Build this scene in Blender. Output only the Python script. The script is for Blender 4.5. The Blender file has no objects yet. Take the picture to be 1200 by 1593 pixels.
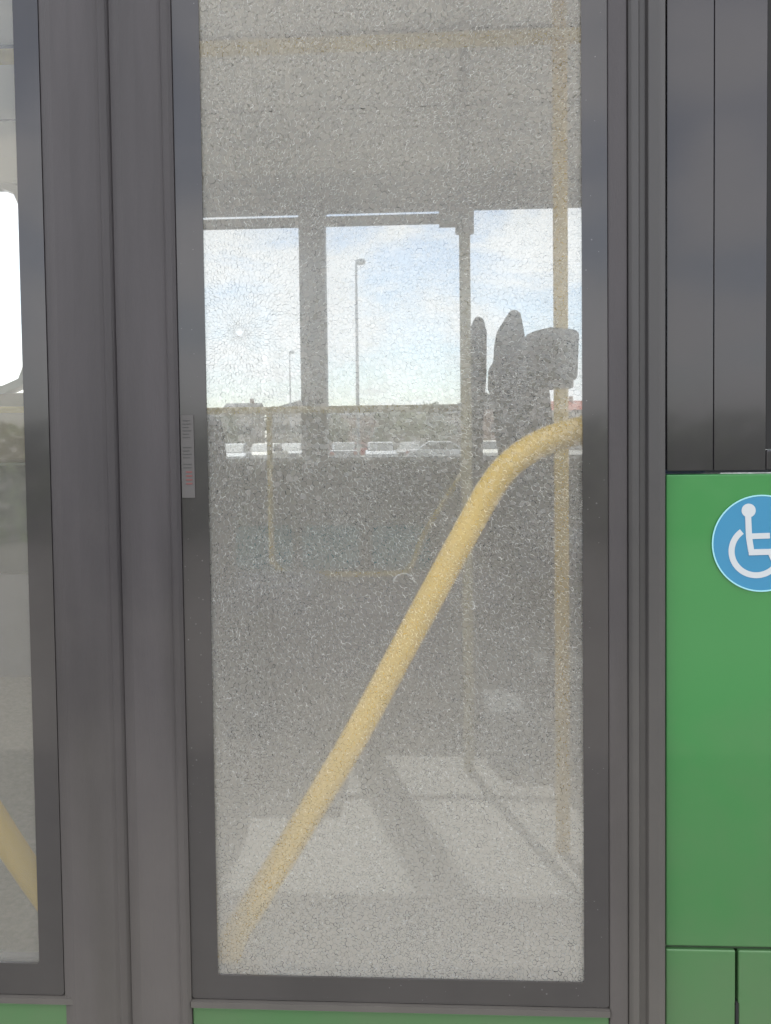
import bpy, bmesh, math, random
from mathutils import Vector, Matrix, geometry
random.seed(7)
R = math.radians
S = bpy.context.scene
COL = S.collection

# ---------------------------------------------------------------- camera
F = 1287.0                      # focal length in pixels of the 1200 x 1593 photograph
CAM = Vector((0.0, -1.08, 1.35))
YAW, PITCH, ROLL = R(3.0), R(-2.1), R(-0.7)
V0 = 737.0
cam_rot = Matrix.Rotation(YAW, 4, 'Z') @ Matrix.Rotation(R(90) + PITCH, 4, 'X') @ Matrix.Rotation(ROLL, 4, 'Z')
cd = bpy.data.cameras.new('camera')
cam = bpy.data.objects.new('camera', cd)
COL.objects.link(cam)
cam.matrix_world = Matrix.Translation(CAM) @ cam_rot
cd.sensor_fit = 'VERTICAL'
cd.sensor_height = 36.0
cd.lens = F / 1593.0 * 36.0
cd.shift_y = -(796.5 - V0) / 1593.0
cd.clip_start = 0.02
cd.clip_end = 3000
S.camera = cam
S.render.resolution_x, S.render.resolution_y = 771, 1024

def P(u, v, Y=0.0):
    """point of the plane y = Y that a measured pixel of the photograph stands for"""
    d = cam_rot.to_3x3() @ Vector(((u - 600.0) / F, (V0 - v) / F, -1.0))
    return CAM + d * ((Y - CAM.y) / d.y)
def PX(u, Y=0.0, v=800): return P(u, v, Y).x
def PZ(v, Y=0.0, u=620): return P(u, v, Y).z

# ---------------------------------------------------------------- world and sun
SUN_EL, SUN_AZ = R(47.0), R(-16.5)
w = bpy.data.worlds.new("World"); S.world = w; w.use_nodes = True
nt = w.node_tree; N = nt.nodes; L = nt.links
bg = N['Background']
sky = N.new('ShaderNodeTexSky'); sky.sky_type = 'NISHITA'; sky.sun_disc = False
sky.sun_elevation = SUN_EL; sky.sun_rotation = SUN_AZ; sky.air_density = 1.0; sky.dust_density = 0.6
tc = N.new('ShaderNodeTexCoord')
mp = N.new('ShaderNodeMapping'); mp.inputs['Scale'].default_value = (1, 1, 2.6)
nz = N.new('ShaderNodeTexNoise'); nz.inputs['Scale'].default_value = 5.5; nz.inputs['Detail'].default_value = 8; nz.inputs['Roughness'].default_value = 0.6; nz.inputs['Distortion'].default_value = 0.35
cr = N.new('ShaderNodeValToRGB'); cr.color_ramp.elements[0].position = 0.40; cr.color_ramp.elements[1].position = 0.55
cr.color_ramp.elements[0].color = (0.30, 0.30, 0.30, 1); cr.color_ramp.elements[1].color = (1, 1, 1, 1)
mx = N.new('ShaderNodeMix'); mx.data_type = 'RGBA'
mx.inputs[7].default_value = (8.8, 8.6, 8.5, 1)
L.new(tc.outputs['Generated'], mp.inputs[0]); L.new(mp.outputs[0], nz.inputs['Vector']); L.new(nz.outputs[0], cr.inputs[0])
L.new(cr.outputs[0], mx.inputs[0]); L.new(sky.outputs[0], mx.inputs[6]); L.new(mx.outputs[2], bg.inputs[0])
bg.inputs[1].default_value = 0.10

sl = bpy.data.lights.new('sun', 'SUN'); sl.energy = 5.0; sl.angle = R(0.6); sl.color = (1.0, 0.95, 0.88)
so = bpy.data.objects.new('sun', sl); COL.objects.link(so)
sdir = Vector((math.sin(SUN_AZ) * math.cos(SUN_EL), math.cos(SUN_AZ) * math.cos(SUN_EL), math.sin(SUN_EL)))
so.rotation_euler = sdir.to_track_quat('Z', 'Y').to_euler()
so.location = (0, 0, 12)

S.view_settings.view_transform = 'Standard'; S.view_settings.look = 'None'
S.view_settings.exposure = 1.5; S.view_settings.gamma = 1
S.view_settings.use_curve_mapping = False
cy = S.cycles
cy.use_denoising = True
cy.max_bounces = 10; cy.transparent_max_bounces = 24; cy.transmission_bounces = 8; cy.diffuse_bounces = 5; cy.glossy_bounces = 4
cy.sample_clamp_indirect = 6; cy.caustics_reflective = False; cy.caustics_refractive = False

# ---------------------------------------------------------------- materials
def mat(name, color, rough=0.6, metal=0.0, var=0.12, vscale=8.0, bump=0.0, bscale=60.0, coat=0.0, dust=None, spec=0.5, stretch=None):
    """principled surface with mottled colour; dust = (z_low, z_high, colour, amount) is road dirt thrown up from below"""
    m = bpy.data.materials.new(name); m.use_nodes = True
    nt = m.node_tree; N = nt.nodes; L = nt.links
    b = N['Principled BSDF']
    b.inputs['Roughness'].default_value = rough; b.inputs['Metallic'].default_value = metal
    b.inputs['Specular IOR Level'].default_value = spec
    b.inputs['Coat Weight'].default_value = coat; b.inputs['Coat Roughness'].default_value = 0.06
    tc = N.new('ShaderNodeTexCoord')
    src = tc.outputs['Object']
    if stretch:
        mp = N.new('ShaderNodeMapping'); mp.inputs['Scale'].default_value = stretch
        L.new(src, mp.inputs[0]); src = mp.outputs[0]
    nz = N.new('ShaderNodeTexNoise'); nz.inputs['Scale'].default_value = vscale; nz.inputs['Detail'].default_value = 6
    L.new(src, nz.inputs['Vector'])
    ra = N.new('ShaderNodeMapRange'); ra.inputs[1].default_value = 0.3; ra.inputs[2].default_value = 0.7
    ra.inputs[3].default_value = 1 - var; ra.inputs[4].default_value = 1 + var
    L.new(nz.outputs[0], ra.inputs[0])
    mu = N.new('ShaderNodeVectorMath'); mu.operation = 'SCALE'; mu.inputs[0].default_value = color
    L.new(ra.outputs[0], mu.inputs['Scale'])
    out = mu.outputs[0]
    if dust:
        z0, z1, dc, amt = dust
        sx = N.new('ShaderNodeSeparateXYZ'); L.new(tc.outputs['Object'], sx.inputs[0])
        n2 = N.new('ShaderNodeTexNoise'); n2.inputs['Scale'].default_value = 3.5; n2.inputs['Detail'].default_value = 7; n2.inputs['Roughness'].default_value = .65
        L.new(tc.outputs['Object'], n2.inputs['Vector'])
        ma = N.new('ShaderNodeMath'); ma.operation = 'MULTIPLY_ADD'; ma.inputs[1].default_value = 0.7; L.new(n2.outputs[0], ma.inputs[0]); L.new(sx.outputs[2], ma.inputs[2])
        r2 = N.new('ShaderNodeMapRange'); r2.inputs[1].default_value = z0 + .35; r2.inputs[2].default_value = z1 + .35
        r2.inputs[3].default_value = amt; r2.inputs[4].default_value = 0; L.new(ma.outputs[0], r2.inputs[0])
        mi = N.new('ShaderNodeMix'); mi.data_type = 'RGBA'; L.new(r2.outputs[0], mi.inputs[0]); L.new(out, mi.inputs[6]); mi.inputs[7].default_value = (*dc, 1)
        out = mi.outputs[2]
        r3 = N.new('ShaderNodeMath'); r3.operation = 'MULTIPLY_ADD'; r3.inputs[1].default_value = .5; r3.inputs[2].default_value = rough; L.new(r2.outputs[0], r3.inputs[0])
        L.new(r3.outputs[0], b.inputs['Roughness'])
    L.new(out, b.inputs['Base Color'])
    if bump:
        n3 = N.new('ShaderNodeTexNoise'); n3.inputs['Scale'].default_value = bscale; n3.inputs['Detail'].default_value = 4; L.new(src, n3.inputs['Vector'])
        bp = N.new('ShaderNodeBump'); bp.inputs['Strength'].default_value = bump; bp.inputs['Distance'].default_value = 0.01
        L.new(n3.outputs[0], bp.inputs['Height']); L.new(bp.outputs[0], b.inputs['Normal'])
    return m

def glass(name, tint=(0.9, 0.93, 0.93), haze=0.1, gloss=0.06, streak=True, low=0.0, fwd=.5, rfr=0.0):
    """thin sheet glass: lets light straight through, reflects a little, carries a film of dust; on the door its haze also paints in glare"""
    m = bpy.data.materials.new(name); m.use_nodes = True
    nt = m.node_tree; N = nt.nodes; L = nt.links
    N.remove(N['Principled BSDF']); out = N['Material Output']
    tr = N.new('ShaderNodeBsdfTransparent'); tr.inputs[0].default_value = (*tint, 1)
    df = N.new('ShaderNodeBsdfDiffuse'); df.inputs[0].default_value = (.96, .92, .83, 1)
    tl = N.new('ShaderNodeBsdfTranslucent'); tl.inputs[0].default_value = (.90, .88, .83, 1)
    dm = N.new('ShaderNodeMixShader'); dm.inputs[0].default_value = fwd; L.new(df.outputs[0], dm.inputs[1]); L.new(tl.outputs[0], dm.inputs[2])  # pale haze: dust film, with lens glare put in on the door panes
    if rfr:      # forward scatter of crazed glass: a broad lobe round the straight-through direction
        rf = N.new('ShaderNodeBsdfRefraction'); rf.inputs['Color'].default_value = (.97, .96, .93, 1); rf.inputs['Roughness'].default_value = .62; rf.inputs['IOR'].default_value = 1.12
        dn = N.new('ShaderNodeMixShader'); dn.inputs[0].default_value = rfr; L.new(dm.outputs[0], dn.inputs[1]); L.new(rf.outputs[0], dn.inputs[2]); dm = dn
    m1 = N.new('ShaderNodeMixShader'); L.new(tr.outputs[0], m1.inputs[1]); L.new(dm.outputs[0], m1.inputs[2])
    if streak:
        tc = N.new('ShaderNodeTexCoord'); nz = N.new('ShaderNodeTexNoise'); nz.inputs['Scale'].default_value = 4; nz.inputs['Detail'].default_value = 6
        L.new(tc.outputs['Object'], nz.inputs['Vector'])
        ra = N.new('ShaderNodeMapRange'); ra.inputs[1].default_value = .3; ra.inputs[2].default_value = .7; ra.inputs[3].default_value = haze * .85; ra.inputs[4].default_value = haze * 1.15
        L.new(nz.outputs[0], ra.inputs[0])
        # road film: thicker towards the bottom of the pane, with a broken upper limit
        sx = N.new('ShaderNodeSeparateXYZ'); L.new(tc.outputs['Object'], sx.inputs[0])
        ad = N.new('ShaderNodeMath'); ad.operation = 'MULTIPLY_ADD'; ad.inputs[1].default_value = .35; L.new(nz.outputs[0], ad.inputs[0]); L.new(sx.outputs[2], ad.inputs[2])
        rb = N.new('ShaderNodeMapRange'); rb.inputs[1].default_value = .66 + .17; rb.inputs[2].default_value = 1.12 + .17; rb.inputs[3].default_value = low; rb.inputs[4].default_value = 0
        L.new(ad.outputs[0], rb.inputs[0])
        sm = N.new('ShaderNodeMath'); sm.operation = 'ADD'; L.new(ra.outputs[0], sm.inputs[0]); L.new(rb.outputs[0], sm.inputs[1]); L.new(sm.outputs[0], m1.inputs[0])
    else:
        m1.inputs[0].default_value = haze
    gl = N.new('ShaderNodeBsdfGlossy'); gl.inputs['Roughness'].default_value = 0.03
    fr = N.new('ShaderNodeFresnel'); fr.inputs[0].default_value = 1.45
    mg = N.new('ShaderNodeMath'); mg.operation = 'MULTIPLY'; mg.inputs[1].default_value = gloss / 0.04; L.new(fr.outputs[0], mg.inputs[0])
    mc = N.new('ShaderNodeMath'); mc.operation = 'MINIMUM'; mc.inputs[1].default_value = .8; L.new(mg.outputs[0], mc.inputs[0])
    m2 = N.new('ShaderNodeMixShader'); L.new(mc.outputs[0], m2.inputs[0]); L.new(m1.outputs[0], m2.inputs[1]); L.new(gl.outputs[0], m2.inputs[2])
    L.new(m2.outputs[0], out.inputs[0])
    return m

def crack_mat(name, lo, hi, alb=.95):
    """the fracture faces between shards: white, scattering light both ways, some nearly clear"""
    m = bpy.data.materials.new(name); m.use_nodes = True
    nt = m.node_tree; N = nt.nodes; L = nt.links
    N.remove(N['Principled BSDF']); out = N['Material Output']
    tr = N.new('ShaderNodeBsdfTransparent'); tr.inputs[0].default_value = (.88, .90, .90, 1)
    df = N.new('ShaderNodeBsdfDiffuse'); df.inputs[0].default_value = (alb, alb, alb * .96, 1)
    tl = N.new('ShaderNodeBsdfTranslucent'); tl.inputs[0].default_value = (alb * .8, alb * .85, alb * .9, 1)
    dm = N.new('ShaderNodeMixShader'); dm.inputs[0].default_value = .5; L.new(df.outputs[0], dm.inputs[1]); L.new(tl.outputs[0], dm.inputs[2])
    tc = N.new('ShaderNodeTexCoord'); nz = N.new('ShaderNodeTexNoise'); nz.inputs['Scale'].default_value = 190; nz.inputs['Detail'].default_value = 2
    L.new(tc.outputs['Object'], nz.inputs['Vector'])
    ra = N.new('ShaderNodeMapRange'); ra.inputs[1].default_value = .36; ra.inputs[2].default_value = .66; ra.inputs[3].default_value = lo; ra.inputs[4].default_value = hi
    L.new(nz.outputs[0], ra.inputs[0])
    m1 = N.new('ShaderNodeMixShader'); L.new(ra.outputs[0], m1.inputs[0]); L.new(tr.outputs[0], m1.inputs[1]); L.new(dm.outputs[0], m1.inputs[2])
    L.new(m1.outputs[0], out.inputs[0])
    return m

DUST = (0.29, 0.265, 0.225)
M = {}
M['green']   = mat('green paint', (0.040, 0.235, 0.060), .28, var=.07, vscale=2.2, coat=.6, bump=.06, bscale=4, dust=(.45, 1.05, (.15, .18, .11), .7))
M['black']   = mat('black glossy trim', (0.028, 0.026, 0.031), .16, var=.2, vscale=3, coat=.3, dust=(.2, 1.1, DUST, .25))
M['rubber']  = mat('weathered rubber', (0.051, 0.046, 0.051), .5, var=.3, vscale=5, bump=.12, bscale=220, dust=(.3, 1.3, DUST, .38), stretch=(3, 3, .35))
M['gap']     = mat('dark gap rubber', (0.022, 0.022, 0.023), .8, var=.1)
M['frit']    = mat('printed glass border', (0.041, 0.039, 0.043), .16, var=.15, vscale=6, coat=.4, dust=(.2, 1.4, DUST, .25))
M['alu']     = mat('painted aluminium frame', (0.060, 0.058, 0.060), .42, var=.10, vscale=6, dust=(.3, 1.3, DUST, .45), stretch=(2, 2, .3))
M['yellow']  = mat('yellow powder coat', (0.86, 0.56, 0.045), .35, var=.06, vscale=12)
M['ypale']   = mat('worn yellow powder coat', (0.76, 0.56, 0.11), .7, var=.10, vscale=10)
M['ygrey']   = mat('rubbed pale post coat', (0.56, 0.50, 0.30), .5, var=.10, vscale=10)
M['steel']   = mat('grey steel tube', (0.36, 0.37, 0.38), .4, metal=.3, var=.06)
M['ceil']    = mat('pale ceiling panel', (0.90, 0.885, 0.84), .55, var=.04, vscale=2)
M['wall']    = mat('grey wall lining', (0.42, 0.43, 0.44), .65, var=.08, vscale=3)
M['band']    = mat('dark blue grey wall lining', (0.085, 0.10, 0.12), .6, var=.15, vscale=5)
M['panel']   = mat('pale grey lower panel', (0.31, 0.31, 0.36), .6, var=.1, vscale=6)
M['lower']   = mat('dark grey lower lining', (0.34, 0.345, 0.35), .7, var=.12, vscale=4)
M['floor']   = mat('speckled bus floor', (0.52, 0.49, 0.45), .6, var=.18, vscale=90)
M['step']    = mat('beige step floor', (0.56, 0.53, 0.46), .65, var=.15, vscale=70)
M['seamg']   = mat('green brown seam', (0.045, 0.075, 0.04), .7)
M['seam']    = mat('dark seam', (0.05, 0.05, 0.05), .7)
M['trim']    = mat('light window trim', (0.52, 0.53, 0.54), .4, var=.05)
M['wframe']  = mat('grey window frame', (0.20, 0.21, 0.23), .5, var=.08)
M['fabric']  = mat('blue grey seat fabric', (0.045, 0.062, 0.10), .85, var=.25, vscale=60, bump=.3, bscale=300)
M['teal']    = mat('teal seat fabric', (0.008, 0.21, 0.27), .85, var=.3, vscale=40, bump=.3, bscale=300)
M['shell']   = mat('seat plastic shell', (0.09, 0.10, 0.11), .5)
M['valid']   = mat('validator plastic', (0.02, 0.035, 0.06), .5, var=.06)
M['screen']  = mat('validator screen', (0.02, 0.03, 0.04), .12)
M['tan']     = mat('tan padding', (0.34, 0.28, 0.20), .75, var=.1, bump=.2, bscale=120)
M['white']   = mat('white vinyl and painted light', (0.60, 0.64, 0.67), .4, var=.06)
M['blue']    = mat('blue vinyl', (0.040, 0.25, 0.45), .35, var=.03, coat=.3)
M['ring']    = mat('pale blue vinyl', (0.35, 0.72, 0.80), .4, var=.02)
M['paper']   = mat('pale label', (0.105, 0.10, 0.10), .6, var=.06)
M['ink']     = mat('dark label ink', (0.06, 0.06, 0.06), .6)
M['red']     = mat('red label ink', (0.17, 0.06, 0.06), .6)
M['asphalt'] = mat('asphalt', (0.15, 0.142, 0.13), .85, var=.2, vscale=.6, bump=.3, bscale=40)
M['roofp']   = mat('bus roof paint', (0.5, 0.52, 0.5), .5)
M['cglass']  = glass('clear window glass', (0.95, 0.96, 0.97), .02, .05)
M['wglass']  = glass('window glass', (0.66, 0.685, 0.70), .035, .05)
def specks(m):
    nt = m.node_tree; N = nt.nodes; L = nt.links; b = N['Principled BSDF']; src = b.inputs['Base Color'].links[0].from_socket
    tc = N.new('ShaderNodeTexCoord'); vo = N.new('ShaderNodeTexVoronoi'); vo.inputs['Scale'].default_value = 95; L.new(tc.outputs['Object'], vo.inputs['Vector'])
    no = N.new('ShaderNodeTexNoise'); no.inputs['Scale'].default_value = 9; L.new(tc.outputs['Object'], no.inputs['Vector'])
    ra = N.new('ShaderNodeMapRange'); ra.inputs[1].default_value = .45; ra.inputs[2].default_value = .75; ra.inputs[3].default_value = .03; ra.inputs[4].default_value = .15; L.new(no.outputs[0], ra.inputs[0])
    lt = N.new('ShaderNodeMath'); lt.operation = 'LESS_THAN'; L.new(vo.outputs['Distance'], lt.inputs[0]); L.new(ra.outputs[0], lt.inputs[1])
    mu = N.new('ShaderNodeMath'); mu.operation = 'MULTIPLY'; mu.inputs[1].default_value = .16; L.new(lt.outputs[0], mu.inputs[0])
    mi = N.new('ShaderNodeMix'); mi.data_type = 'RGBA'; L.new(mu.outputs[0], mi.inputs[0]); L.new(src, mi.inputs[6]); mi.inputs[7].default_value = (.5, .5, .52, 1); L.new(mi.outputs[2], b.inputs['Base Color'])
M['frit2'] = M['frit'].copy(); specks(M['frit'])
M['dglass']  = glass('dusty door glass with glare veil', (0.94, 0.95, 0.94), .15, .06, low=.05, fwd=.4)
M['shard']   = glass('shattered glass shard', (0.91, 0.92, 0.92), .37, .05, low=.33, fwd=.2, rfr=.4)
M['crack']   = crack_mat('fracture face', .3, .9)
M['faint']   = crack_mat('faint fracture face', .25, .5)
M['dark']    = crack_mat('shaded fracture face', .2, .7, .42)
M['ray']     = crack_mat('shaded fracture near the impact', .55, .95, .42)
M['crush']   = crack_mat('crushed glass', .6, .95, .6)

# ---------------------------------------------------------------- mesh helpers
def box(bm, x0, x1, y0, y1, z0, z1):
    vs = [bm.verts.new(p) for p in ((x0,y0,z0),(x1,y0,z0),(x1,y1,z0),(x0,y1,z0),(x0,y0,z1),(x1,y0,z1),(x1,y1,z1),(x0,y1,z1))]
    for f in ((0,3,2,1),(4,5,6,7),(0,1,5,4),(1,2,6,5),(2,3,7,6),(3,0,4,7)):
        bm.faces.new([vs[i] for i in f])
def prism(bm, pts, axis, a, b):
    """2-D outline pts swept along axis from a to b"""
    def mk(p, t):
        if axis == 'z': return (p[0], p[1], t)
        if axis == 'y': return (p[0], t, p[1])
        return (t, p[0], p[1])
    lo = [bm.verts.new(mk(p, a)) for p in pts]; hi = [bm.verts.new(mk(p, b)) for p in pts]
    n = len(pts)
    for i in range(n):
        bm.faces.new((lo[i], lo[(i+1) % n], hi[(i+1) % n], hi[i]))
    bm.faces.new(lo[::-1]); bm.faces.new(hi)
def smooth_path(pts, k=8):
    pts = [Vector(p) for p in pts]
    out = []
    n = len(pts)
    for i in range(n - 1):
        p0 = pts[max(i-1, 0)]; p1 = pts[i]; p2 = pts[i+1]; p3 = pts[min(i+2, n-1)]
        for j in range(k):
            t = j / k
            out.append(.5 * ((2*p1) + (-p0+p2)*t + (2*p0-5*p1+4*p2-p3)*t*t + (-p0+3*p1-3*p2+p3)*t**3))
    out.append(pts[-1]); return out
def tube(bm, path, r, seg=14, cap=True):
    path = [Vector(p) for p in path]
    rings = []; up = None
    for i, p in enumerate(path):
        t = (path[min(i+1, len(path)-1)] - path[max(i-1, 0)]).normalized()
        if up is None:
            up = Vector((0,0,1)) if abs(t.z) < .9 else Vector((0,1,0))
        a = t.cross(up)
        if a.length < 1e-4: a = t.orthogonal()
        a.normalize(); b = a.cross(t).normalized(); up = b if abs(t.dot(b)) < .9 else up
        rr = r(i / max(1, len(path)-1)) if callable(r) else r
        rings.append([bm.verts.new(p + (a*math.cos(2*math.pi*k/seg) + b*math.sin(2*math.pi*k/seg)) * rr) for k in range(seg)])
    for i in range(len(rings)-1):
        for k in range(seg):
            bm.faces.new((rings[i][k], rings[i][(k+1) % seg], rings[i+1][(k+1) % seg], rings[i+1][k]))
    if cap: bm.faces.new(rings[0][::-1]); bm.faces.new(rings[-1])
def rrect(x0, x1, z0, z1, r, k=6):
    """rounded rectangle outline, counter-clockwise"""
    o = []
    for cx, cz, a0 in ((x1-r, z0+r, -90), (x1-r, z1-r, 0), (x0+r, z1-r, 90), (x0+r, z0+r, 180)):
        for j in range(k+1):
            a = R(a0 + 90*j/k); o.append((cx + r*math.cos(a), cz + r*math.sin(a)))
    return o
def ringframe(bm, outer, inner, y0, y1):
    """a frame between two outlines with the same number of points, in the xz plane"""
    n = len(outer)
    A = [bm.verts.new((p[0], y0, p[1])) for p in outer]; B = [bm.verts.new((p[0], y0, p[1])) for p in inner]
    C = [bm.verts.new((p[0], y1, p[1])) for p in outer]; D = [bm.verts.new((p[0], y1, p[1])) for p in inner]
    for i in range(n):
        j = (i+1) % n
        bm.faces.new((A[i], A[j], B[j], B[i])); bm.faces.new((C[j], C[i], D[i], D[j]))
        bm.faces.new((A[j], A[i], C[i], C[j])); bm.faces.new((B[i], B[j], D[j], D[i]))
def disc(bm, c, r, y0, y1, k=48):
    prism(bm, [(c[0]+r*math.cos(2*math.pi*i/k), c[1]+r*math.sin(2*math.pi*i/k)) for i in range(k)], 'y', y0, y1)
def build(name, bm, m, parent=None, smooth=False, bevel=0.0, label=None):
    bmesh.ops.recalc_face_normals(bm, faces=bm.faces)
    me = bpy.data.meshes.new(name); bm.to_mesh(me); bm.free()
    ms = m if isinstance(m, (list, tuple)) else [m]
    for x in ms: me.materials.append(M[x] if isinstance(x, str) else x)
    o = bpy.data.objects.new(name, me); COL.objects.link(o)
    if parent is not None: o.parent = parent
    if smooth:
        for p in me.polygons: p.use_smooth = True
    if bevel:
        b = o.modifiers.new('bevel', 'BEVEL'); b.width = bevel; b.segments = 3; b.limit_method = 'ANGLE'
    if label: o['label'] = label
    return o
def empty(name, loc=(0,0,0), parent=None):
    o = bpy.data.objects.new(name, None); o.location = loc; COL.objects.link(o)
    o.empty_display_size = .1
    if parent is not None: o.parent = parent
    return o
def tag(o, label, cat, group=None):
    o['label'] = label; o['category'] = cat
    if group: o['group'] = group
def BM(): return bmesh.new()
def bx(name, m, parent, *c, bevel=0.0, label=None):
    bm = BM(); box(bm, *c); return build(name, bm, m, parent, bevel=bevel, label=label)

# ---------------------------------------------------------------- ground
bm = BM(); box(bm, -900, 900, -900, 900, -.2, 0); g = build('ground', bm, 'asphalt'); g['kind'] = 'structure'

# ================================================================= THE BUS
bus = empty('city_bus', (0, 0, 0))
tag(bus, 'green and black city bus with a shattered glass door leaf, seen close from the side', 'bus')
FLOOR = 0.35; CEIL = 2.60; FARY = 2.42; XL, XR = -5.6, 4.6
ZT = 2.34                                   # top of the door opening
x_gl0, x_gl1 = PX(285), PX(945)             # right leaf: outer edges of the printed border
x_in0, x_in1 = PX(326), PX(906)             # right leaf: clear glass
z_in = PZ(1520); z_fr = PZ(1557); z_gp = PZ(1563)
x_seal = PX(190)
DOORL = x_seal - (PX(975) - x_seal)

# ---- door leaf with the shattered pane
leaf = bx('door_leaf', 'black', bus, x_gl0 - .002, x_gl1 + .002, .012, .040, z_gp - .006, z_fr, label='door leaf with the shattered pane')
# (this bar is the leaf's lower cross rail; its uprights follow)
bm = BM()
box(bm, x_gl0 - .002, x_gl1 + .002, .012, .040, z_fr, z_in - .012)
box(bm, x_gl0 - .002, x_in0 - .012, .012, .040, z_in - .012, ZT)
box(bm, x_in1 + .012, x_gl1 + .002, .012, .040, z_in - .012, ZT)
build('leaf_frame', bm, 'black', leaf)
bm = BM()                                    # printed border in front of the pane
ringframe(bm, rrect(x_gl0, x_gl1, z_fr, ZT, .004), rrect(x_in0, x_in1, z_in, ZT - .05, .004), -.004, -.0015)
build('printed_border', bm, 'frit', leaf)
bm = BM(); box(bm, x_gl0 - .0003, x_gl1 + .0004, -.010, .010, z_gp - .004, z_fr - .0015)
build('edge_strip', bm, 'alu', leaf)
bm = BM(); box(bm, x_gl0, x_gl1, -.004, .03, .33, z_gp - .007)
build('lower_panel', bm, 'green', leaf, bevel=.002)

# shattered pane: every shard a small facet, fracture faces between them
IMP = P(373, 517, 0)
def shattered():
    rnd = random.Random(11)
    x0, x1, z0, z1 = x_in0 - .012, x_in1 + .012, z_in - .010, ZT - .04
    pts = []
    r = .0050
    while r < 1.75:
        k = min(1, r / .30); k2 = min(1, r / .035)
        k = min(1, r / .55)
        k = min(1, r / .90)
        a = (.0015 + .0007 * k2) + .0006 * k
        b = (.0028 + .0070 * k2) - .0040 * k
        n = max(8, int(2 * math.pi * r / a)); off = rnd.random() * 6.28
        for i in range(n):
            th = off + 2 * math.pi * (i + rnd.uniform(-.28, .28)) / n
            rr = r + rnd.uniform(-.5, .5) * b
            x = IMP.x + rr * math.cos(th); z = IMP.z + rr * math.sin(th)
            wq = min(1, r / .22) ** 1.5
            x += wq * (.016 * math.sin(z * 13 + 1.3) + .008 * math.sin(x * 27 + z * 23) + .004 * math.sin(z * 61 - x * 40))
            z += wq * (.016 * math.sin(x * 15 + .4) + .008 * math.sin(z * 29 - x * 21 + 2) + .004 * math.sin(x * 57 + z * 33))
            if x0 - .012 < x < x1 + .012 and z0 - .012 < z < z1 + .012:
                pts.append(Vector((x, z)))
        r += b
    vs, es, fs, *_ = geometry.delaunay_2d_cdt(pts, [], [], 0, 1e-7)
    inc = [[] for _ in vs]
    cen = []
    for ti, f in enumerate(fs):
        a, b, c = (vs[i] for i in f); cc = (a + b + c) / 3
        cen.append(cc)
        for i in f: inc[i].append(ti)
    verts, faces, mi = [], [], []
    corner = {}
    hole = .0042
    def clampp(p): return Vector((min(max(p.x, x0), x1), min(max(p.y, z0), z1)))
    imp = Vector((IMP.x, IMP.z))
    for si, s in enumerate(vs):
        ts = inc[si]
        if len(ts) < 3 or not (x0 - .006 < s.x < x1 + .006 and z0 - .006 < s.y < z1 + .006): continue
        ts = sorted(ts, key=lambda t: math.atan2(cen[t].y - s.y, cen[t].x - s.x))
        tx, tz = rnd.gauss(0, .035), rnd.gauss(0, .035)
        dy = rnd.uniform(0, .0003)
        ids = []
        w = rnd.choice((.16, .26, .34, .5)) * rnd.uniform(.7, 1.2) * 1e-3
        for t in ts:
            c = cen[t]; d = s - c; l = d.length
            q = clampp(c + d * min(.6, (w * 1.25) / max(l, 1e-6)))
            corner[(si, t)] = len(verts); ids.append(len(verts))
            verts.append((q.x, dy + (q.x - s.x) * tx + (q.y - s.y) * tz, q.y))
        if (s - imp).length > hole + .0005:
            faces.append(ids[::-1]); mi.append(0)
    edge = {}
    for ti, f in enumerate(fs):
        for i in range(3):
            e = (min(f[i], f[(i+1) % 3]), max(f[i], f[(i+1) % 3])); edge.setdefault(e, []).append(ti)
    for (a, b), ts in edge.items():
        if len(ts) != 2: continue
        t1, t2 = ts
        k = [(a, t1), (b, t1), (b, t2), (a, t2)]
        if not all(q in corner for q in k): continue
        m = (cen[t1] + cen[t2]) / 2
        dist = (m - imp).length
        if dist < hole: continue
        ed = (cen[t1] - cen[t2]); rad = (m - imp).normalized()
        along = abs(ed.normalized().dot(rad)) if ed.length > 1e-7 else 0
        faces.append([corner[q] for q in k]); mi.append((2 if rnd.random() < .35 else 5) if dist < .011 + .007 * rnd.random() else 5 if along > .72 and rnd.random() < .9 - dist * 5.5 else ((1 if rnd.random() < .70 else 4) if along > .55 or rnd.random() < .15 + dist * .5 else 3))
    for ti, f in enumerate(fs):
        k = [(i, ti) for i in f]
        if not all(q in corner for q in k) or (cen[ti] - imp).length < hole: continue
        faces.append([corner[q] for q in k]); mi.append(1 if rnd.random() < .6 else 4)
    me = bpy.data.meshes.new('glass_pane'); me.from_pydata(verts, [], faces)
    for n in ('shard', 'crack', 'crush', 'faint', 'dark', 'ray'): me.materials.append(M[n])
    me.polygons.foreach_set('material_index', mi)
    me.update()
    o = bpy.data.objects.new('glass_pane', me); COL.objects.link(o); o.parent = leaf
    o['label'] = 'shattered pane crazed with fine cracks round a small impact hole'
shattered()

# door pull tube, diagonal, inside the leaf
YH = .085
hp = [P(960, 655, YH), P(905, 669, YH), P(860, 682, YH), P(820, 702, YH), P(788, 728, YH), P(762, 762, YH), P(735, 810, YH)]
for u, v in ((690, 893), (640, 985), (590, 1078), (540, 1168), (480, 1268), (430, 1350), (392, 1412), (364, 1458), (352, 1500)):
    hp.append(P(u, v, YH))
bm = BM(); tube(bm, smooth_path(hp, 5), .0195, 20); hr = build('handrail', bm, 'yellow', leaf, smooth=True)
bm = BM()
bm.free()
for q in (hp[0], hp[-1]):
    bm = BM(); tube(bm, [Vector((q.x, .04, q.z)), Vector((q.x, YH + .01, q.z))], .013, 14); build('handrail_bracket', bm, 'yellow', leaf, smooth=True)

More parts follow.
